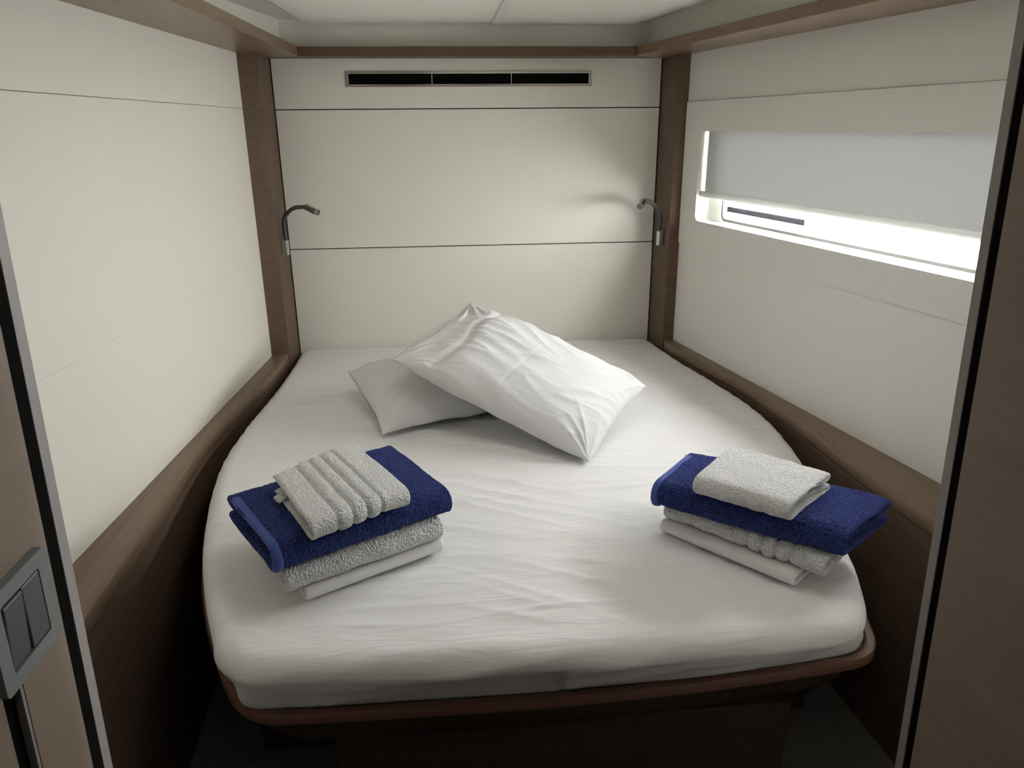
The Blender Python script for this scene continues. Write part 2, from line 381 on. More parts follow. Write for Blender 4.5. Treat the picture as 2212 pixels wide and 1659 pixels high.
bmv_ = bmesh.new(); A_ = rrect(WS0 - 0.003, WS1 + 0.003, WZ0 - 0.003, WZ1 + 0.003, 0.025); B_ = rrect(WS0, WS1, WZ0, WZ1, 0.022)
va = [bmv_.verts.new(rw(p[0], -0.0072, p[1])) for p in A_]; vb = [bmv_.verts.new(rw(p[0], -0.0040, p[1])) for p in B_]; vc = [bmv_.verts.new(rw(p[0], 0.0005, p[1])) for p in A_]
for k in range(len(va)):
    m_ = (k + 1) % len(va)
    bmv_.faces.new((va[k], va[m_], vb[m_], vb[k])); bmv_.faces.new((vb[k], vb[m_], vc[m_], vc[k]))
from_bm('opening_edge', bmv_, 'frame_white', wr_)
for s, z in ((0.014, 1.614), (0.012, 1.124)):
    lathe('screw_cap', [(0, 0.0045), (0.0012, 0.0045), (0.002, 0.003)], rw(s, -0.007, z), -RN, 'frame_white', wr_, 12)
prism('upper_panel', [(0.84, 3.155), (0.945, 2.55), (1.24, 0.9), (1.26, 0.9), (0.965, 2.55), (0.86, 3.155)], 1.815, 1.9405, 'cove', wr_)

# window_1: recess liner, frame, grey seal, glass, latch bar
w1 = thing('window_1', 'long narrow side window letting in bright daylight under the blind', 'window'); w1['kind'] = 'structure'
f3 = lambda s, d, z: rw(s, d, z)
ring_slab('recess_liner', rrect(WS0 - 0.018, WS1 + 0.018, WZ0 - 0.012, 1.60, 0.022), rrect(WS0 - 0.008, WS1 + 0.008, WZ0 - 0.002, 1.585, 0.022), f3, 0.005, 0.062, 'frame_white', w1)
ring_slab('frame', rect_loop(0.10, 1.64, 1.185, 1.60), rrect(0.20, 1.55, 1.208, 1.54, 0.025), f3, 0.055, 0.085, 'frame_white', w1)
ring_slab('seal', rrect(0.20, 1.55, 1.208, 1.54, 0.025), rrect(0.209, 1.541, 1.217, 1.531, 0.02), f3, 0.058, 0.08, 'grey_seal', w1)
rbox('pane', 0.2, 1.55, 0.068, 0.072, 1.208, 1.54, 'glass', w1)
rbox('latch_bar', 0.25, 0.70, 0.050, 0.062, 1.246, 1.266, 'latch', w1, 0.002)

# ------------------------------------------------------------------ roller blind
rb = thing('roller_blind', 'pale grey roller blind pulled most of the way down over the window', 'blind', tuple(rw(0.86, 0.02, 1.3)))
def bloc(o):
    o.parent = rb; o.matrix_parent_inverse = Matrix.Translation(-Vector(rb.location)); return o
S = np.linspace(0.129, 1.606, 120); Z = np.linspace(1.306, 1.572, 24)
SS, ZZ = np.meshgrid(S, Z)
DD = 0.022 + 0.0025 * perlin(SS * 4, ZZ * 3, 1.5) * (1 - sstep(1.33, 1.56, ZZ)) + 0.0015 * perlin(SS * 9, ZZ * 14, 4.2)
P3 = RW0 + SS[..., None] * RT + DD[..., None] * RN + ZZ[..., None] * np.array([0, 0, 1.0])
V = np.concatenate([P3.reshape(-1, 3), (P3 + RN * 0.0012).reshape(-1, 3)])
nz, ns = SS.shape; idx = np.arange(nz * ns).reshape(nz, ns)
q = np.stack([idx[:-1, :-1], idx[:-1, 1:], idx[1:, 1:], idx[1:, :-1]], -1).reshape(-1, 4)
bloc(link('fabric', mesh_np('fabric', P3.reshape(-1, 3), q, True), 'blind'))
bloc(tube('bottom_rail', [rw(0.112, 0.020, 1.302), rw(1.612, 0.020, 1.302)], 0.0115, 'rail', None, 16))
bloc(tube('roller', [rw(0.112, 0.034, 1.578), rw(1.612, 0.034, 1.578)], 0.012, 'frame_white', None, 16))

# ------------------------------------------------------------------ wood trims
def screw(p, parent):
    lathe('screw', [(0, 0.0042), (0.0008, 0.0042), (0.0014, 0.0025)], (p[0], p[1], ZT), (0, 0, -1), 'chrome', parent, 10)
def fxl(y): return -0.51 + (y - 3.095) * 0.0292
t1 = tag(prism('trim_1', [(fxl(3.08), 3.08), (fxl(0.74), 0.74), (lx(0.74) - 0.002, 0.74), (lx(3.17) - 0.002, 3.185), (-0.66, 3.185)], ZT, 1.841, 'wood_y', None, 0.0015),
         'brown wood shelf trim running along the cream side wall under the ceiling', 'trim', kind='structure')
for p in ((-0.634, 2.018), (-0.603, 3.094)): screw(p, t1)
t2 = tag(prism('trim_2', [(-0.511, 3.082), (0.7675, 3.066), (0.87, 3.187), (-0.655, 3.187)], ZT, 1.841, 'wood_x', None, 0.0015),
         'brown wood shelf trim across the back wall above the air vent', 'trim', kind='structure')
for p in ((-0.121, 3.167), (0.393, 3.172)): screw(p, t2)
def fxr(y): return 0.769 - (y - 3.065) * 0.1613
t3 = tag(prism('trim_3', [(fxr(3.063), 3.063), (0.875, 3.187), (0.93, 3.187)] + [tuple(rw(0.0, 0.002, 0)[:2]), tuple(rw(2.28, 0.002, 0)[:2]), (fxr(0.74), 0.74)], ZT, 1.841, 'wood_y', None, 0.0015),
         'brown wood shelf trim above the window wall', 'trim', kind='structure')
for p in ((1.031, 2.083), (0.903, 2.883), (0.873, 3.106)): screw(p, t3)
t4 = tag(prism('trim_4', [(-0.715, 2.935), (-0.638, 2.978), (-0.638, YB + 0.005), (-0.73, YB + 0.005)], 0.40, ZT + 0.01, 'wood_x', None, 0.002),
         'brown wood corner post by the cream side wall, carrying a reading lamp', 'post', kind='structure')
t5 = tag(prism('trim_5', [(0.9165, 2.99), (0.975, 2.985), (1.0, YB + 0.005), (0.9105, YB + 0.005)], 0.40, ZT + 0.01, 'wood_x', None, 0.002),
         'brown wood corner post beside the window wall, carrying a reading lamp', 'post', kind='structure')

def smooth_curve(pts, n):
    P = np.array(pts, float); Q = np.vstack([2 * P[0] - P[1], P, 2 * P[-1] - P[-2]]); out = []
    k = max(2, n // (len(P) - 1))
    for i in range(1, len(Q) - 2):
        for t in np.linspace(0, 1, k, endpoint=False):
            a, b_, c_, d_ = Q[i - 1], Q[i], Q[i + 1], Q[i + 2]
            out.append(0.5 * (2 * b_ + (c_ - a) * t + (2 * a - 5 * b_ + 4 * c_ - d_) * t * t + (3 * b_ - a - 3 * c_ + d_) * t ** 3))
    return np.array(out + [P[-1]])
def sweep_edge(name, curve, prof, side, mat, parent, smooth=True):
    # curve: plan line, prof: (offset towards the bed, z); side gives the bed direction in x
    C = np.asarray(curve); T = np.gradient(C, axis=0); T /= np.linalg.norm(T, axis=1)[:, None]
    Nn = np.stack([T[:, 1], -T[:, 0]], 1); Nn *= np.sign(Nn[:, :1] * side)
    V = []
    for p, n_ in zip(C, Nn):
        for o_, z in prof: V.append((p[0] + n_[0] * o_, p[1] + n_[1] * o_, z))
    k = len(prof); m = len(C); idx = np.arange(m * k).reshape(m, k)
    q = np.stack([idx[:-1], np.roll(idx, -1, 1)[:-1], np.roll(idx, -1, 1)[1:], idx[1:]], -1).reshape(-1, 4)
    bm = bmesh.new(); vs = [bm.verts.new(v) for v in V]
    for f in q: bm.faces.new([vs[i] for i in f])
    bm.faces.new([vs[i] for i in idx[0]]); bm.faces.new([vs[i] for i in idx[-1][::-1]])
    o = from_bm(name, bm, mat, parent, smooth)
    if smooth:
        md = o.modifiers.new('edge', 'EDGE_SPLIT'); md.split_angle = math.radians(35)
    return o
NOSE = [(-0.03, ZL - 0.0005), (-0.006, ZL - 0.0005), (-0.0015, ZL - 0.003), (0.0, ZL - 0.008), (0.0, ZL - 0.036), (-0.002, ZL - 0.040), (-0.03, ZL - 0.040)]
def side_ledge(name, edge, wall_pts, side, label):
    E = smooth_curve(edge, 60)
    top = tag(prism(name, [tuple(p) for p in (E - np.array([side * 0.02, 0]))] + wall_pts, ZL - 0.03, ZL, 'wood_y'), label, 'ledge', kind='structure')
    sweep_edge('nosing', E, NOSE, side, 'wood_y', top)
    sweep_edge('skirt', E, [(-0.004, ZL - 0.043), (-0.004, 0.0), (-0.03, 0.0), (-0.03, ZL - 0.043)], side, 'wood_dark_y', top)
    return top
MAT['wood_dark_y'] = wood('skirt_brown_wood', 'y', (0.075, 0.046, 0.03), (0.15, 0.098, 0.065), rough=0.5)  # brown wood of the skirts, darker than the ledge tops
side_ledge('trim_6', [(-0.643, 3.17), (-0.643, 2.95), (-0.650, 2.70), (-0.685, 2.42), (-0.712, 2.18), (-0.714, 1.94), (-0.702, 1.66), (-0.697, 1.44), (-0.692, 1.24), (-0.69, 0.76)],
           [(lx(0.76) - 0.004, 0.76), (lx(3.17) - 0.004, 3.17)], 1, 'brown wood ledge between the bed and the cream side wall')
side_ledge('trim_7', [(0.922, 3.17), (0.928, 2.95), (0.975, 2.72), (1.035, 2.42), (1.062, 2.16), (1.072, 1.90), (1.078, 1.70), (1.094, 1.42), (1.115, 1.1), (1.13, 0.76)],
           [tuple(rw(2.26, 0.003, 0)[:2]), tuple(rw(-0.19, 0.003, 0)[:2])], -1, 'brown wood ledge between the bed and the window wall')

# ------------------------------------------------------------------ door opening and corridor
def lean(name, x0a, x1a, x0b, x1b, y0, y1, za, zb, mat, parent=None, bev=0.0):   # upright bar, x range a at height za and b at zb
    bm = bmesh.new()
    lo = [bm.verts.new(p) for p in ((x0a, y0, za), (x1a, y0, za), (x1a, y1, za), (x0a, y1, za))]
    hi = [bm.verts.new(p) for p in ((x0b, y0, zb), (x1b, y0, zb), (x1b, y1, zb), (x0b, y1, zb))]
    for i in range(4): bm.faces.new((lo[i], lo[(i + 1) % 4], hi[(i + 1) % 4], hi[i]))
    bm.faces.new(lo[::-1]); bm.faces.new(hi)
    if bev: bmesh.ops.bevel(bm, geom=bm.edges[:], offset=bev, segments=2, affect='EDGES')
    return from_bm(name, bm, mat, parent)
def jl(z): return (-0.4175 + 0.0254 * z) * 1.0286
def jr(z): return (0.5185 - 0.033 * z) * 1.032
ZC = 1.945
d1 = thing('door_1', 'dark door opening framing the view into the cabin', 'doorway'); d1['kind'] = 'structure'
lean('jamb_edge', jl(0) - 0.10, jl(0), jl(ZC) - 0.10, jl(ZC), 0.700, 0.72, 0, ZC, 'jamb', d1, 0.0015)
lean('seal', jl(0) - 0.10, jl(0) - 0.0008, jl(ZC) - 0.10, jl(ZC) - 0.0008, 0.676, 0.701, 0, ZC, 'rubber', d1)
lean('jamb_edge', jr(0), jr(0) + 0.12, jr(ZC), jr(ZC) + 0.12, 0.625, 0.64, 0, ZC, 'jamb', d1, 0.0015)
lean('seal', jr(0) + 0.0008, jr(0) + 0.12, jr(ZC) + 0.0008, jr(ZC) + 0.12, 0.600, 0.626, 0, ZC, 'rubber', d1)
wfl = tag(box('wall_front', -1.0, -0.44, 0.705, 0.745, 0, 1.945, 'panel_white'), 'bulkhead beside the doorway on the light switch side', 'wall', kind='structure')
box('bulkhead', 0.55, 1.5, 0.638, 0.685, 0, 1.945, 'panel_white', wfl)
box('header', -1.0, 1.5, 0.66, 0.74, 1.90, 1.945, 'panel_white', wfl)
wcl = tag(lean('wall_corridor_left', jl(0) - 0.05, jl(0) + 0.001, jl(ZC) - 0.05, jl(ZC) + 0.001, 0.598, 0.680, 0, ZC, 'wood_door', None, 0.001),
          'brown wood panel by the doorway carrying the light switch', 'wall', kind='structure')
lean('panel_edge', jl(0) - 0.05, jl(0) + 0.0006, jl(ZC) - 0.05, jl(ZC) + 0.0006, 0.594, 0.598, 0, ZC, 'jamb', wcl)
lean('groove', jl(0) - 0.05, jl(0) - 0.0065, jl(ZC) - 0.05, jl(ZC) - 0.0065, 0.575, 0.594, 0, ZC, 'rubber', wcl)
lean('panel', jl(0) - 0.05, jl(0) - 0.006, jl(ZC) - 0.05, jl(ZC) - 0.006, -1.7, 0.578, 0, ZC, 'wood_door', wcl)
wcr = tag(lean('wall_corridor_right', jr(0) - 0.005, jr(0) + 0.07, jr(ZC) - 0.005, jr(ZC) + 0.07, -1.7, 0.610, 0, ZC, 'wood_door', None, 0.002),
          'plain brown wood panel at the doorway on the window side', 'wall', kind='structure')
tag(box('wall_corridor_end', -0.6, 0.8, -1.75, -1.70, 0, 1.945, 'panel_white'), 'white wall closing the corridor behind the viewer', 'wall', kind='structure')

cl = thing('fill_lamp', 'added round fill lamp above the viewer, out of view', 'lamp', (0.05, 0.12, 1.94))  # no fitting is seen here; lamp added as fill above the camera
lathe('rim', [(0, 0.13), (0.012, 0.13), (0.02, 0.12)], (0, 0, 0), (0, 0, -1), 'frame_white', cl, 32)
lathe('diffuser', [(0.02, 0.118), (0.026, 0.11), (0.03, 0.08)], (0, 0, 0), (0, 0, -1), 'fill_diffuser', cl, 32)
ld = bpy.data.lights.new('fill_light', 'AREA'); ld.shape = 'DISK'; ld.size = 0.22; ld.energy = FILL_LAMP_W; ld.color = (1.0, 0.93, 0.84)
lo_ = bpy.data.objects.new('fill_light', ld); COL.objects.link(lo_); lo_.location = (0.05, 0.12, 1.905)

# ------------------------------------------------------------------ light switch
sw = thing('light_switch', 'grey double rocker light switch on the wood panel by the doorway', 'switch', (jl(1.13) + 0.001, 0.611, 1.13))
sw.rotation_euler = (0, math.atan(0.0254), 0)
ring_slab('plate', rrect(-0.049, 0.049, -0.049, 0.049, 0.006), rrect(-0.0325, 0.0325, -0.034, 0.034, 0.003), lambda a, d, z: (d, a, z), 0.0, 0.009, 'switch_plate', sw)
box('base', 0.0, 0.003, -0.04, 0.04, -0.04, 0.04, 'black', sw)
for a0, a1, tilt in ((-0.0315, -0.0006, 0.10), (0.0006, 0.0315, 0.0)):
    k = box('rocker', 0.0, 0.0075, -(a1 - a0) / 2, (a1 - a0) / 2, -0.0325, 0.0325, 'switch_rocker', sw, 0.0015)
    k.location = (0.0015, (a0 + a1) / 2, 0); k.rotation_euler = (0, tilt * 0.5, 0)

# ------------------------------------------------------------------ air vent
av = thing('air_vent', 'long black air vent with chrome frame high on the back wall', 'vent', (0.1335, YB, 1.734))
fv = lambda a, d, z: (a, -d, z)
ring_slab('frame', rect_loop(-0.4875, 0.4875, -0.0285, 0.0285), rrect(-0.478, 0.478, -0.0215, 0.0215, 0.004), fv, 0.0, 0.004, 'darkchrome', av)
ring_slab('inner_rim', rrect(-0.478, 0.478, -0.0215, 0.0215, 0.004), rrect(-0.4755, 0.4755, -0.0195, 0.0195, 0.003), fv, 0.0, 0.0065, 'chrome', av)
box('grille', -0.476, 0.476, -0.0012, -0.0004, -0.02, 0.02, 'black', av)
for k in range(4):
    o = box('slat', -0.475, 0.475, -0.0045, -0.001, -0.0008, 0.0008, 'black', av); o.location = (0, 0, -0.014 + k * 0.0093); o.rotation_euler = (0.5, 0, 0)
for x in (-0.151, 0.1635): box('divider', x - 0.0013, x + 0.0013, -0.0058, -0.001, -0.0195, 0.0195, 'chrome', av)

# ------------------------------------------------------------------ reading lamps
def reading_lamp(label, base, bx, neck, head0, head1):
    t = thing('reading_lamp', label, 'lamp', base, group='gooseneck reading lamps')
    B = np.array(base); L = lambda p: tuple(np.array(p) - B)
    box('mounting_plate', min(0, bx * 0.2), max(0, bx * 0.2), -0.013, 0.013, -0.032, 0.032, 'darkchrome', t, 0.001)
    lathe('holder', [(0, 0.0095), (0.001, 0.0105), (0.058, 0.0105), (0.059, 0.0095)], (bx * 0.75, 0, -0.03), (0, 0, 1), 'chrome', t, 20)
    tube('gooseneck', [(bx * 0.75, 0, 0.025)] + [L(p) for p in neck] + [L(head0)], 0.0078, 'neck', t, 12, 8)
    a = np.array(head1) - np.array(head0); ln = np.linalg.norm(a); a = a / ln
    h = lathe('head', [(-0.004, 0.0075), (0.004, 0.0135), (ln, 0.0135), (ln, 0.0112), (ln - 0.006, 0.0108)], L(head0), a, 'chrome', t, 24)
    lathe('lens', [(ln - 0.0062, 0.0108), (ln - 0.005, 0.0106), (ln - 0.004, 0.006)], L(head0), a, 'lens', h, 20)
    return t
reading_lamp('bendable reading lamp with chrome head on the post by the cream side wall', (-0.638, 3.06, 1.105), 0.022,
             [(-0.621, 3.055, 1.205), (-0.602, 3.035, 1.238), (-0.564, 3.005, 1.264)], (-0.516, 2.985, 1.2685), (-0.468, 2.935, 1.252))
reading_lamp('bendable reading lamp with chrome head on the post next to the window', (0.9135, 3.06, 1.110), -0.022,
             [(0.897, 3.055, 1.18), (0.889, 3.045, 1.212), (0.868, 3.03, 1.241), (0.838, 3.015, 1.2625)], (0.806, 3.0, 1.267), (0.779, 2.945, 1.252))

# ------------------------------------------------------------------ bed base and mattress
OUT = [(0.20, 1.100), (0.46, 1.103), (0.64, 1.112), (0.755, 1.128), (0.815, 1.185), (0.855, 1.28), (0.893, 1.40), (0.945, 1.58), (1.0, 1.82), (1.032, 2.05), (1.040, 2.25), (1.022, 2.44),
       (0.985, 2.64), (0.945, 2.85), (0.918, 3.02), (0.90, 3.15), (0.82, 3.178), (0.50, 3.18), (-0.10, 3.18), (-0.55, 3.178), (-0.618, 3.14), (-0.628, 2.95), (-0.640, 2.65), (-0.660, 2.36), (-0.668, 2.10),
       (-0.650, 1.90), (-0.615, 1.70), (-0.570, 1.52), (-0.515, 1.36), (-0.455, 1.215), (-0.395, 1.135), (-0.30, 1.118), (-0.10, 1.105)]
def closed_curve(pts, n):
    P = np.array(pts, float); m = len(P); out = []
    for i in range(m):
        a, b_, c_, d_ = P[i - 1], P[i], P[(i + 1) % m], P[(i + 2) % m]
        for t in np.linspace(0, 1, 24, endpoint=False):
            out.append(0.5 * (2 * b_ + (c_ - a) * t + (2 * a - 5 * b_ + 4 * c_ - d_) * t * t + (3 * b_ - a - 3 * c_ + d_) * t ** 3))
    out = np.array(out); L = np.r_[0, np.cumsum(np.linalg.norm(np.diff(np.vstack([out, out[:1]]), axis=0), axis=1))]
    u = np.linspace(0, L[-1], n, endpoint=False); cl_ = np.vstack([out, out[:1]])
    return np.stack([np.interp(u, L, cl_[:, 0]), np.interp(u, L, cl_[:, 1])], 1)
def offset_closed(C, o):
    T = np.roll(C, -1, 0) - np.roll(C, 1, 0); T /= np.linalg.norm(T, axis=1)[:, None]
    return C + np.stack([T[:, 1], -T[:, 0]], 1) * o          # + is outwards for a counter-clockwise loop

bed = thing('bed_base', 'reddish brown wood bed base with rounded lipped tray under the mattress', 'bed', (0.2, 1.9, 0))
def bedp(o): o.parent = bed; o.matrix_parent_inverse = Matrix.Translation(-Vector(bed.location)); return o
TR = [(0.20, 1.160), (0.50, 1.172), (0.76, 1.196), (0.850, 1.212), (0.895, 1.255), (0.925, 1.34), (0.965, 1.45), (1.0, 1.60), (1.03, 1.80), (1.045, 2.05), (1.045, 2.25), (1.02, 2.46),
      (0.975, 2.68), (0.925, 2.95), (0.90, 3.15), (0.80, 3.182), (0.20, 3.184), (-0.50, 3.182), (-0.615, 3.12), (-0.632, 2.80), (-0.655, 2.45), (-0.68, 2.15), (-0.665, 1.85),
      (-0.630, 1.66), (-0.565, 1.47), (-0.500, 1.325), (-0.445, 1.225), (-0.385, 1.177), (-0.30, 1.166), (0.0, 1.160)]
TC = closed_curve(TR, 360)
def loft(name, rings, mat, parent_fn, smooth=True, cap0=True, cap1=True, split=40):
    n = len(rings[0][0]); bm = bmesh.new(); R = [[bm.verts.new((p[0], p[1], z)) for p in C] for C, z in rings]
    for A, B in zip(R, R[1:]):
        for i in range(n): bm.faces.new((A[i], A[(i + 1) % n], B[(i + 1) % n], B[i]))
    if cap0: bm.faces.new(R[0][::-1])
    if cap1: bm.faces.new(R[-1])
    o = from_bm(name, bm, mat, None, smooth)
    if split:
        md = o.modifiers.new('edge', 'EDGE_SPLIT'); md.split_angle = math.radians(split)
    return parent_fn(o)
loft('tray', [(offset_closed(TC, -0.05), 0.470), (offset_closed(TC, -0.006), 0.471), (offset_closed(TC, -0.001), 0.475), (TC, 0.480), (offset_closed(TC, 0.0005), 0.493), (offset_closed(TC, -0.003), 0.498),
              (offset_closed(TC, -0.018), 0.498), (offset_closed(TC, -0.023), 0.494), (offset_closed(TC, -0.026), 0.482)], 'wood_bed', bedp)
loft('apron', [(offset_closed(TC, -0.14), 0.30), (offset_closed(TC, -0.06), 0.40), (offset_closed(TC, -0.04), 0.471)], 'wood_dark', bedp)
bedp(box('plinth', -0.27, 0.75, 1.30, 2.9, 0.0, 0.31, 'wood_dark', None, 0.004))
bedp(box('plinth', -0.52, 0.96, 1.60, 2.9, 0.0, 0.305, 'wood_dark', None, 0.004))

NA, NRAD = 840, 170
MC = closed_curve(OUT, NA); CEN = np.array([0.2, 2.12])
def inward(o):                                          # shrink towards the middle, never crosses itself
    r_ = np.linalg.norm(MC - CEN, axis=1)[:, None]; return CEN + (MC - CEN) * (1 + o / r_)
rings = []
HT, HB = 0.65, 0.4845
for k in range(NRAD):                                   # top, from the middle to the start of the edge
    t = (k + 0.5) / NRAD
    rings.append((CEN + (inward(-0.045) - CEN) * t, HT))
for a in np.linspace(8, 90, 9):                          # rounded upper edge
    r = math.radians(a); rings.append((inward(-0.045 + 0.045 * math.sin(r)), HT - 0.04 * (1 - math.cos(r))))
# the foot of the side follows the inside of the tray lip
_in = offset_closed(TC, -0.031); _a = np.arctan2(_in[:, 1] - CEN[1], _in[:, 0] - CEN[0]); _r = np.hypot(_in[:, 0] - CEN[0], _in[:, 1] - CEN[1])
_o = np.argsort(_a); _a, _r = _a[_o], _r[_o]
_ma = np.arctan2(MC[:, 1] - CEN[1], MC[:, 0] - CEN[0])
_mr = np.interp(_ma, np.r_[_a[-1] - 2 * math.pi, _a, _a[0] + 2 * math.pi], np.r_[_r[-1], _r, _r[0]])
BC = CEN + np.stack([np.cos(_ma), np.sin(_ma)], 1) * _mr[:, None]
for t in np.linspace(0.12, 1, 10):                       # side falls to the tray
    w_ = t ** 0.9
    rings.append((inward(0.004 * math.sin(math.pi * t)) * (1 - w_) + BC * w_, (HT - 0.04) + (HB - HT + 0.04) * t))
V = np.array([np.column_stack([C, np.full(NA, z)]) for C, z in rings])          # (rings, NA, 3)
# keep the base of the front side on the tray, a little behind its top edge
low = np.clip((HT - V[..., 2]) / (HT - HB), 0, 1)
X, Y, Zm = V[..., 0].copy(), V[..., 1].copy(), V[..., 2].copy()
topw = 1 - sstep(0.02, 0.6, low)
warp = 0.05 * perlin(X * 2.1, Y * 2.1, 3.3)
wr1 = ridge((X + warp) * 2.0, (Y + warp) * 15, 0.7, 2.6) * np.clip(0.45 + 1.4 * perlin(X * 2.2, Y * 2.6, 9.1), 0, 1)
ang = math.radians(-28); xr, yr = X * math.cos(ang) + Y * math.sin(ang), -X * math.sin(ang) + Y * math.cos(ang)
wr2 = ridge((xr + warp) * 1.6, (yr - warp) * 12, 5.2, 2.8) * np.clip(0.2 + 1.5 * perlin(X * 1.9, Y * 1.9, 14.4), 0, 1)
foldmid = np.exp(-((Y - (1.20 + 0.06 * (X + 0.3) + 0.012 * np.sin(X * 9))) / 0.006) ** 2) * sstep(-0.25, 0.0, X) * (1 - sstep(0.55, 0.8, X))
dz = 0.0055 * wr1 + 0.0055 * wr2 + 0.003 * foldmid + 0.004 * perlin(X * 2.5, Y * 2.5, 2.2) + 0.0020 * perlin(X * 12, Y * 34, 6.1) + 0.0015 * ridge(xr * 5, yr * 30, 3.1, 2.4) * np.clip(0.3 + perlin(X * 3, Y * 3, 21.0), 0, 1)
V[..., 2] += dz * topw
# pulled folds on the front and side faces
Nn = np.zeros((NA, 2)); T = np.roll(MC, -1, 0) - np.roll(MC, 1, 0); T /= np.linalg.norm(T, axis=1)[:, None]; Nn = np.stack([T[:, 1], -T[:, 0]], 1)
arc = np.arange(NA) / NA * 6.2
sw_ = np.clip(low * 1.6, 0, 1) * (1 - 0.95 * sstep(0.75, 1.0, low)) * (1 - sstep(2.7, 3.0, Y))
A2 = arc[None, :] + 0.55 * low
fold = 0.018 * ridge(A2 * 2.4, low * 1.2, 8.8, 2.4) - 0.006 + 0.008 * perlin(A2 * 5, low * 2.0, 1.1) + 0.003 * perlin(A2 * 14, low * 3, 7.7)
fold = fold * (1 - 0.65 * sstep(-0.2, -0.45, X))
V[..., 0] += Nn[None, :, 0] * fold * sw_; V[..., 1] += Nn[None, :, 1] * fold * sw_
# bunched corner of the sheet at the foot
cdist = np.hypot(X + 0.40, Y - 1.20)
lump = 0.020 * np.exp(-(cdist / 0.035) ** 2) * sstep(0.35, 0.85, low) + 0.010 * np.exp(-((X + 0.44) / 0.02) ** 2 - ((Y - 1.215) / 0.05) ** 2) * (1 - sstep(0.3, 0.6, low))
V[..., 0] -= lump * 0.75; V[..., 1] -= lump * 0.6
# shallow hollows where things lie on it
for hx, hy, hr, hd in ((-0.17, 1.50, 0.18, 0.003), (0.66, 1.42, 0.18, 0.003), (0.1, 2.4, 0.3, 0.004)):
    V[..., 2] -= hd * np.exp(-((X - hx) ** 2 + (Y - hy) ** 2) / hr ** 2) * topw
nr = V.shape[0]; idx = np.arange(nr * NA).reshape(nr, NA)
nx = np.roll(idx, -1, 1)
q = np.stack([idx[:-1], idx[1:], nx[1:], nx[:-1]], -1).reshape(-1, 4)
vv = V.reshape(-1, 3)
vv = np.vstack([vv, [[CEN[0], CEN[1], V[0, :, 2].mean()]]])
q = np.vstack([q])
tri_c = np.stack([np.full(NA, nr * NA), idx[0], nx[0], np.full(NA, nr * NA)], -1)
bmv = mesh_np('mattress', vv, q, True)
matt = link('mattress', bmv, 'sheet')
bm = bmesh.new(); bm.from_mesh(bmv); bm.verts.ensure_lookup_table()
cv = bm.verts[nr * NA]
for a_, b_ in zip(idx[0], nx[0]): bm.faces.new((cv, bm.verts[a_], bm.verts[b_]))
bm.faces.new([bm.verts[i] for i in idx[-1]])
bmesh.ops.recalc_face_normals(bm, faces=bm.faces[:]); bm.to_mesh(bmv); bm.free()
bmv.polygons.foreach_set('use_smooth', np.ones(len(bmv.polygons), bool))
tag(matt, 'wide tapered mattress under a white fitted sheet', 'mattress')

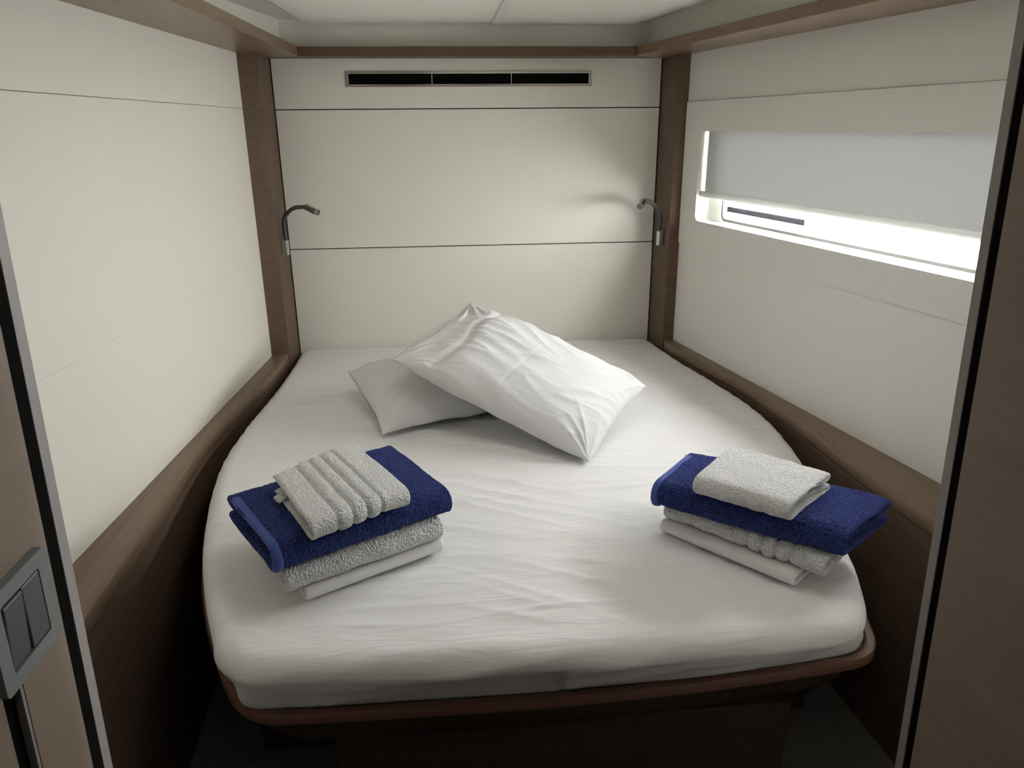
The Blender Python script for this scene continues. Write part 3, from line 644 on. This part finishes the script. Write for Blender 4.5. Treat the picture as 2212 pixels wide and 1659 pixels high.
# ------------------------------------------------------------------ pillows
def pillow(name, label, L, W, T, mat4, seed, flap=0.0, sag=None, up=1.0, down=0.92):
    nu, nv = 190, 130
    u = np.linspace(-1, 1, nu); v = np.linspace(-1, 1, nv)
    u = np.sin(u * math.pi / 2) * 0.45 + u * 0.55; v = np.sin(v * math.pi / 2) * 0.45 + v * 0.55
    U, W_ = np.meshgrid(u, v)
    ex = 1 - 0.035 * (1 - W_ ** 2) * np.abs(U) ** 3; ey = 1 - 0.045 * (1 - U ** 2) * np.abs(W_) ** 3
    x = L / 2 * U * ex + 0.006 * perlin(W_ * 2.3, seed) * np.abs(U) ** 4
    y = W / 2 * W_ * ey + 0.008 * perlin(U * 2.6, seed + 5.5) * np.abs(W_) ** 4
    fu = np.clip(1 - np.abs(U) ** 3.2, 0, 1) ** 0.58; fv_ = np.clip(1 - np.abs(W_) ** 2.8, 0, 1) ** 0.58
    if flap: fu = fu * (1 - flap * (1 - sstep(-0.95, -0.35, U)))
    h = T / 2 * fu * fv_
    edge = 1 - np.clip(fu * fv_ * 1.5, 0, 1)
    # creases running in from the corners and along the case
    cr = np.zeros_like(U)
    for su in (-1, 1):
        for sv in (-1, 1):
            a = np.arctan2((W_ - sv) * W, (U - su) * L); r = np.hypot((W_ - sv) * W / 2, (U - su) * L / 2)
            cr += ridge(a * 3.2 + seed, r * 3, seed + su + 3 * sv, 2.4) * np.exp(-(r / 0.14) ** 2) * sstep(0.0, 0.05, r)
    d = 0.010 * cr
    xa = x * math.cos(0.5) + y * math.sin(0.5); ya = -x * math.sin(0.5) + y * math.cos(0.5)
    d += 0.011 * ridge(xa * 4 + seed, ya * 13, seed, 2.5) * np.clip(0.15 + 1.3 * perlin(U * 1.5, W_ * 1.5, seed + 2), 0, 1)
    d += 0.005 * ridge(xa * 8, ya * 24, seed + 8, 2.6) * np.clip(perlin(U * 2.1, W_ * 2.1, seed + 7) + 0.1, 0, 1) * 2
    d += 0.006 * perlin(x * 9, y * 9, seed + 1.3)
    d -= 0.0025 * np.exp(-((U - 0.04 - 0.05 * W_) / 0.010) ** 2) * sstep(-0.9, -0.6, W_)            # ironed crease across
    if flap: d -= 0.006 * np.exp(-((U + 0.60 + 0.04 * np.sin(W_ * 5)) / 0.05) ** 2)
    d += 0.007 * ridge(x * 3.0 + 2 * seed, y * 17 + 0.6 * np.sin(x * 9), seed + 4, 2.4) * np.exp(-((U + 0.25) / 0.5) ** 2)
    live = np.clip(fu * fv_ * 4, 0, 1)
    zt = h * up + d * live + 0.0012; zb = -h * down - 0.5 * d * live - 0.0012
    rim = 0.005 * perlin(U * 4, W_ * 4, seed + 11) * edge
    top = np.stack([x, y, zt + rim], -1); bot = np.stack([x, y, zb + rim], -1)
    if sag is not None:
        for A in (top, bot): A[..., 2] += sag(A[..., 0], A[..., 1])
    n = nu * nv; idx = np.arange(n).reshape(nv, nu)
    qt = np.stack([idx[:-1, :-1], idx[:-1, 1:], idx[1:, 1:], idx[1:, :-1]], -1).reshape(-1, 4)
    qb = qt[:, ::-1] + n
    loop = np.concatenate([idx[0, :], idx[1:, -1], idx[-1, -2::-1], idx[-2:0, 0]])
    l2 = np.roll(loop, -1)
    qs = np.stack([loop, loop + n, l2 + n, l2], -1)
    me = mesh_np(name, np.concatenate([top.reshape(-1, 3), bot.reshape(-1, 3)]), np.vstack([qt, qb, qs]), True)
    o = link(name, me, 'pillow'); o.matrix_world = mat4
    return tag(o, label, 'pillow', 'pillows on the bed')
def frame_from(D, A, C):            # D origin corner, A end of the long edge, C end of the short edge
    D, A, C = Vector(D), Vector(A), Vector(C)
    ex = (A - D).normalized(); ez = ex.cross(C - D).normalized(); ey = ez.cross(ex)
    cen = (A + C) / 2
    return Matrix(((ex.x, ey.x, ez.x, cen.x), (ex.y, ey.y, ez.y, cen.y), (ex.z, ey.z, ez.z, cen.z), (0, 0, 0, 1)))
a1 = math.radians(19)
e1, e2 = np.array([math.cos(a1), math.sin(a1)]), np.array([-math.sin(a1), math.cos(a1)])
p0 = np.array([-0.205, 2.125])
pillow('pillow', 'white pillow lying flat underneath the other pillow', 0.66, 0.45, 0.16,
       frame_from((*p0, 0.688), (*(p0 + e1 * 0.66), 0.688), (*(p0 + e2 * 0.45), 0.715)), 3.7, up=1.35, down=0.45,
       sag=lambda x, y: -0.022 * np.clip(np.abs(x) / 0.33, 0, 1) ** 4 * np.clip(-y / 0.225, 0, 1) ** 3 + 0.025 * np.clip(np.abs(x) / 0.33, 0, 1) ** 4 * np.clip(y / 0.225, 0, 1) ** 3)
pillow('pillow', 'white pillow propped at a slant on top of the other pillow', 0.675, 0.447, 0.155,
       frame_from((-0.163, 2.193, 0.882), (0.381, 1.862, 0.668), (0.089, 2.550, 0.973)), 11.2, flap=0.45)

# ------------------------------------------------------------------ folded towels and sheets
def chaikin(P, k=3):
    P = np.array(P, float)
    for _ in range(k):
        Q = np.empty((2 * len(P), 2)); Q[0] = P[0]; Q[-1] = P[-1]
        Q[1:-1:2] = P[:-1] * 0.75 + P[1:] * 0.25; Q[2:-1:2] = P[:-1] * 0.25 + P[1:] * 0.75
        P = Q
    return P
def resample(P, step):
    L = np.r_[0, np.cumsum(np.linalg.norm(np.diff(P, axis=0), axis=1))]
    n = max(8, int(L[-1] / step)); u = np.linspace(0, L[-1], n)
    return np.stack([np.interp(u, L, P[:, 0]), np.interp(u, L, P[:, 1])], 1)
def ribbon(name, path, t, L, mat, parent, step=0.004, seed=1.0, terry_amp=0.0012, terry_f=130.0, groove=None, inset=None, bend=None, smooth=True, x0=0.0):
    """a folded cloth: section path in (depth y, height z), thickness t, extruded along x for length L"""
    C = resample(chaikin(path), step)
    T = np.gradient(C, axis=0); T /= np.linalg.norm(T, axis=1)[:, None]
    Nn = np.stack([-T[:, 1], T[:, 0]], 1)
    n = len(C)
    tt = np.full(n, t / 2)
    cap = np.minimum(np.arange(n), np.arange(n)[::-1]) * step
    tt = tt * np.sqrt(np.clip(cap / (t * 0.6), 0.05, 1))
    loop = np.vstack([C + Nn * tt[:, None], (C - Nn * tt[:, None])[::-1]])
    nrm = np.vstack([Nn, -Nn[::-1]]); upos = np.concatenate([np.arange(n), np.arange(n)[::-1]]) * step
    m = len(loop); nx_ = max(4, int(L / step)); xs = np.linspace(0, L, nx_)
    Yy = np.repeat(loop[None, :, 0], nx_, 0); Zz = np.repeat(loop[None, :, 1], nx_, 0); Xx = np.repeat(xs[:, None], m, 1)
    ny, nz_ = nrm[:, 0][None, :], nrm[:, 1][None, :]
    endd = np.minimum(Xx, L - Xx)
    d = terry_amp * perlin(Xx * terry_f, Yy * terry_f, Zz * terry_f + seed) + 2.2 * terry_amp * perlin(Xx * 22, Yy * 22, Zz * 22 + seed * 3)
    if groove is not None: d = d + groove(Xx, Yy, Zz, L)
    d = d - t * 0.42 * np.clip(1 - endd / (t * 0.45), 0, 1) ** 2
    Yd, Zd = Yy + ny * d, Zz + nz_ * d
    wob = 0.004 * perlin(Yy * 7 + seed, Zz * 20, seed)
    Xd = Xx + (Xx / L - 0.5) * 2 * wob * 1.2
    if inset is not None:
        ins = inset(np.concatenate([np.arange(n), np.arange(n)[::-1]]) / (n - 1.0))[None, :]
        Xd = ins + Xd * (1 - 2 * ins / L)
    Xd = Xd + x0
    if bend is not None: Xd, Yd, Zd = bend(Xd, Yd, Zd)
    V = np.stack([Xd, Yd, Zd], -1).reshape(-1, 3)
    idx = np.arange(nx_ * m).reshape(nx_, m); nxt = np.roll(idx, -1, 1)
    q = np.stack([idx[:-1], nxt[:-1], nxt[1:], idx[1:]], -1).reshape(-1, 4)
    caps = []
    for row, flip in ((idx[0], False), (idx[-1], True)):
        a_, b_ = row[:n], row[n:][::-1]
        c_ = np.stack([a_[:-1], b_[:-1], b_[1:], a_[1:]], -1)
        caps.append(c_[:, ::-1] if flip else c_)
    me = mesh_np(name, V, np.vstack([q] + caps), smooth)
    return link(name, me, mat, parent)
def c_fold(D, z0, z1, gap=0.0, y0=0.0, bulge=0.0):      # one cloth folded over along the front
    zm = (z0 + z1) / 2; h = (z1 - z0) / 2
    return [(D, z0), (D * 0.5, z0), (y0 + h * 1.5, z0), (y0 + h * 0.45, z0 + h * 0.05), (y0 - bulge, z0 + h * 0.6), (y0 - bulge, z1 - h * 0.6), (y0 + h * 0.45, z1 - h * 0.05), (y0 + h * 1.5, z1), (D * 0.5, z1), (D, z1 - gap)]
def folded(label, name, loc, ang, cat, group):
    return thing(name, label, cat, loc, math.radians(ang), group)
ZM = 0.6555

def linen(label, loc, ang, L, D, H):
    t = folded(label, 'folded_sheet', loc, ang, 'linen', 'folded sheets under the towels')
    e = 0.006
    ribbon('outer_fold', c_fold(D, e / 2 + 0.0005, H - e / 2), e, L, 'folded', t, 0.005, seed=loc[0] + 2, terry_amp=0.0003, terry_f=30)
    ribbon('inner_fold', c_fold(D * 0.97, e * 1.6, H - e * 1.6, y0=0.012), e, L - 0.016, 'folded', t, 0.005, x0=0.008, seed=loc[0] + 4, terry_amp=0.0003, terry_f=30)
    ribbon('core_fold', c_fold(D * 0.95, H / 2 - 0.003, H / 2 + 0.003, y0=0.022), 0.006, L - 0.026, 'folded', t, 0.006, x0=0.013, seed=loc[0] + 6, terry_amp=0.0002, terry_f=30)
    return t
def bath(label, loc, ang, L, D, H, ribs=None, seed=1.0):
    t = folded(label, 'bath_towel', loc, ang, 'towel', 'white bath towels')
    e = 0.013
    ribbon('outer_fold', c_fold(D, e / 2, H - e / 2, bulge=0.002), e, L, 'terry_white', t, 0.003, seed=seed, terry_amp=0.0022, terry_f=150, groove=ribs)
    ribbon('inner_fold', c_fold(D * 0.96, e * 1.45, H - e * 1.45, y0=0.015), e * 0.9, L - 0.024, 'terry_white', t, 0.004, x0=0.012, seed=seed + 3, terry_amp=0.0015, terry_f=150)
    return t
def ribs_at(xs, depth, w):
    def g(X, Y, Z, L):
        d = sum(-depth * np.exp(-((X - x) / w) ** 2) for x in xs)
        for a, b_ in zip(xs, xs[1:]): d = d + 0.5 * depth * np.clip(np.sin((X - a) / (b_ - a) * math.pi), 0, 1) * ((X > a) & (X < b_))
        return d
    return g

# --- pile near the cream side wall
linen('flat folded white sheet at the bottom of the pile by the cream side wall', (-0.296, 1.299, ZM), 30.5, 0.315, 0.25, 0.030)
bath('fluffy white bath towel between sheet and dark blue towel by the cream wall', (-0.333, 1.283, ZM + 0.030), 29.8, 0.356, 0.25, 0.054, seed=4.0)
def blue_path(D, H, e):
    z0, z1, z2, z3 = e * 0.5, e * 1.55, H - e * 1.55, H - e * 0.5
    h = (z3 - z0) / 2
    return [(0.05, z2 - 0.002), (D * 0.5, z2), (D - 0.02, z2 - 0.001), (D - 0.003, z2 + 0.001), (D + 0.001, (z2 + z3) / 2), (D - 0.003, z3 - 0.001), (D - 0.02, z3), (D * 0.5, z3), (h * 1.5, z3),
            (h * 0.5, z3 - 0.002), (0.0, z3 - h * 0.55), (-0.002, z0 + h * 0.6), (h * 0.4, z0 + 0.001), (h * 1.4, z0), (D * 0.5, z0), (D - 0.02, z0), (D - 0.003, z0 + 0.002), (D, (z0 + z1) / 2), (D - 0.003, z1 - 0.001), (D - 0.03, z1), (D * 0.5, z1), (0.045, z1 + 0.002)]
def blue(label, loc, ang, L, D, H, seed, hem_end, bend=None, ins=0.028):
    t = folded(label, 'beach_towel', loc, ang, 'towel', 'blue towels')
    e = 0.0115
    P = blue_path(D, H, e)
    ribbon('terry_cloth', P, e, L, 'terry_blue', t, 0.003, seed=seed, terry_amp=0.0018, terry_f=150, bend=bend,
           inset=lambda f: ins * (1 - sstep(0.06, 0.18, f)) + ins * sstep(0.80, 0.92, f))
    # woven hem along one end: a thin sleeve of smoother cloth around the top and front run of the fold
    x0 = 0.0 if hem_end == 0 else L - 0.022
    hem = ribbon('hem', P[6:14], e + 0.0050, 0.022, 'hem_blue', t, 0.0032, seed=seed, terry_amp=0.0003, terry_f=170,
                 bend=(lambda X, Y, Z: bend(X + x0, Y, Z)) if bend else (lambda X, Y, Z: (X + x0, Y, Z)))
    return t
blue('dark blue terry towel lying between white bath towel and ribbed hand towel', (-0.346, 1.268, ZM + 0.084), 32.0, 0.405, 0.275, 0.062, 2.0, 0,
     bend=lambda X, Y, Z: (X + 0.004 * (Y / 0.275) + 0.012 * sstep(0.25, 0.39, X) * Y / 0.275, Y + 0.03 * sstep(0.2, 0.39, X) * (Y / 0.275),
                           Z - 0.004 * sstep(0.34, 0.40, X)))
def hand(label, loc, ang, L, D, H, seed, ribs, bend=None, rib_depth=0.0042, closed=False):
    t = folded(label, 'hand_towel', loc, ang, 'towel', 'white hand towels')
    e = 0.0115
    if closed:
        e = 0.0095
        ribbon('terry_cloth', blue_path(D, H, e), e, L, 'terry_hand', t, 0.0028, seed=seed, terry_amp=0.0013, terry_f=190, groove=ribs_at(ribs, rib_depth, 0.0035), bend=bend,
               inset=lambda f: 0.012 * (1 - sstep(0.06, 0.18, f)) + 0.012 * sstep(0.80, 0.92, f))
        return t
    ribbon('outer_fold', c_fold(D, e / 2, H - e / 2, bulge=0.001), e, L, 'terry_hand', t, 0.0028, seed=seed, terry_amp=0.0013, terry_f=190, groove=ribs_at(ribs, rib_depth, 0.0035), bend=bend)
    ribbon('inner_fold', c_fold(D * 0.97, e * 1.5, H - e * 1.5, y0=0.014), e * 0.8, L - 0.022, 'terry_hand', t, 0.0035, x0=0.011, seed=seed + 2, terry_amp=0.001, terry_f=190, bend=bend)
    return t
h1 = hand('small white hand towel with four woven ribs on top of the dark blue towel', (-0.270, 1.275, ZM + 0.1465), 37.5, 0.228, 0.245, 0.046, 6.0, (0.058, 0.092, 0.125, 0.158),
          bend=lambda X, Y, Z: (X + 0.045 * (Y / 0.245), Y + 0.10 * (X / 0.228) * (Y / 0.245) * 0.5, Z - 0.006 * sstep(0.16, 0.23, X)))
ribbon('care_tag', [(0.17, 0.020), (0.185, 0.022), (0.20, 0.021), (0.205, 0.016), (0.19, 0.014), (0.175, 0.015)], 0.0012, 0.016, 'tag', h1, 0.002, terry_amp=0.0,
       bend=lambda X, Y, Z: (X + 0.020, Y, Z - 0.004 * (0.016 - X) / 0.016))

# --- pile near the window wall
linen('flat folded white sheet at the bottom of the pile nearest the window wall', (0.477, 1.490, ZM), -49.8, 0.325, 0.20, 0.034)
bath('white bath towel with ribbed band between sheet and brighter blue towel by the window wall', (0.487, 1.497, ZM + 0.034), -48.0, 0.372, 0.20, 0.045,
     ribs=ribs_at((0.205, 0.236, 0.267, 0.298), 0.005, 0.0035), seed=9.0)
blue('blue terry towel with rolled end in the pile nearest the window wall', (0.448, 1.478, ZM + 0.079), -42.0, 0.412, 0.205, 0.064, 5.0, 0,
     bend=lambda X, Y, Z: (X + 0.040 * sstep(0.2, 0.42, X) * np.clip(Y / 0.205, 0, 1), Y + 0.02 * (X / 0.42) ** 2, Z - 0.005 * np.clip(1 - X / 0.08, 0, 1) ** 2 - 0.010 * sstep(0.37, 0.44, X) * sstep(0.02, 0.05, Z)), ins=0.014)
hand('small plain white hand towel on top of the blue towel nearest the window wall', (0.518, 1.405, ZM + 0.1395), -42.5, 0.208, 0.195, 0.046, 12.0, (0.118, 0.152), rib_depth=0.0018, closed=True,
     bend=lambda X, Y, Z: (X + 0.022 * sstep(0.1, 0.2, X) * Y / 0.195, Y, Z + 0.003 * np.sin(X * 20) * (Y / 0.2)))
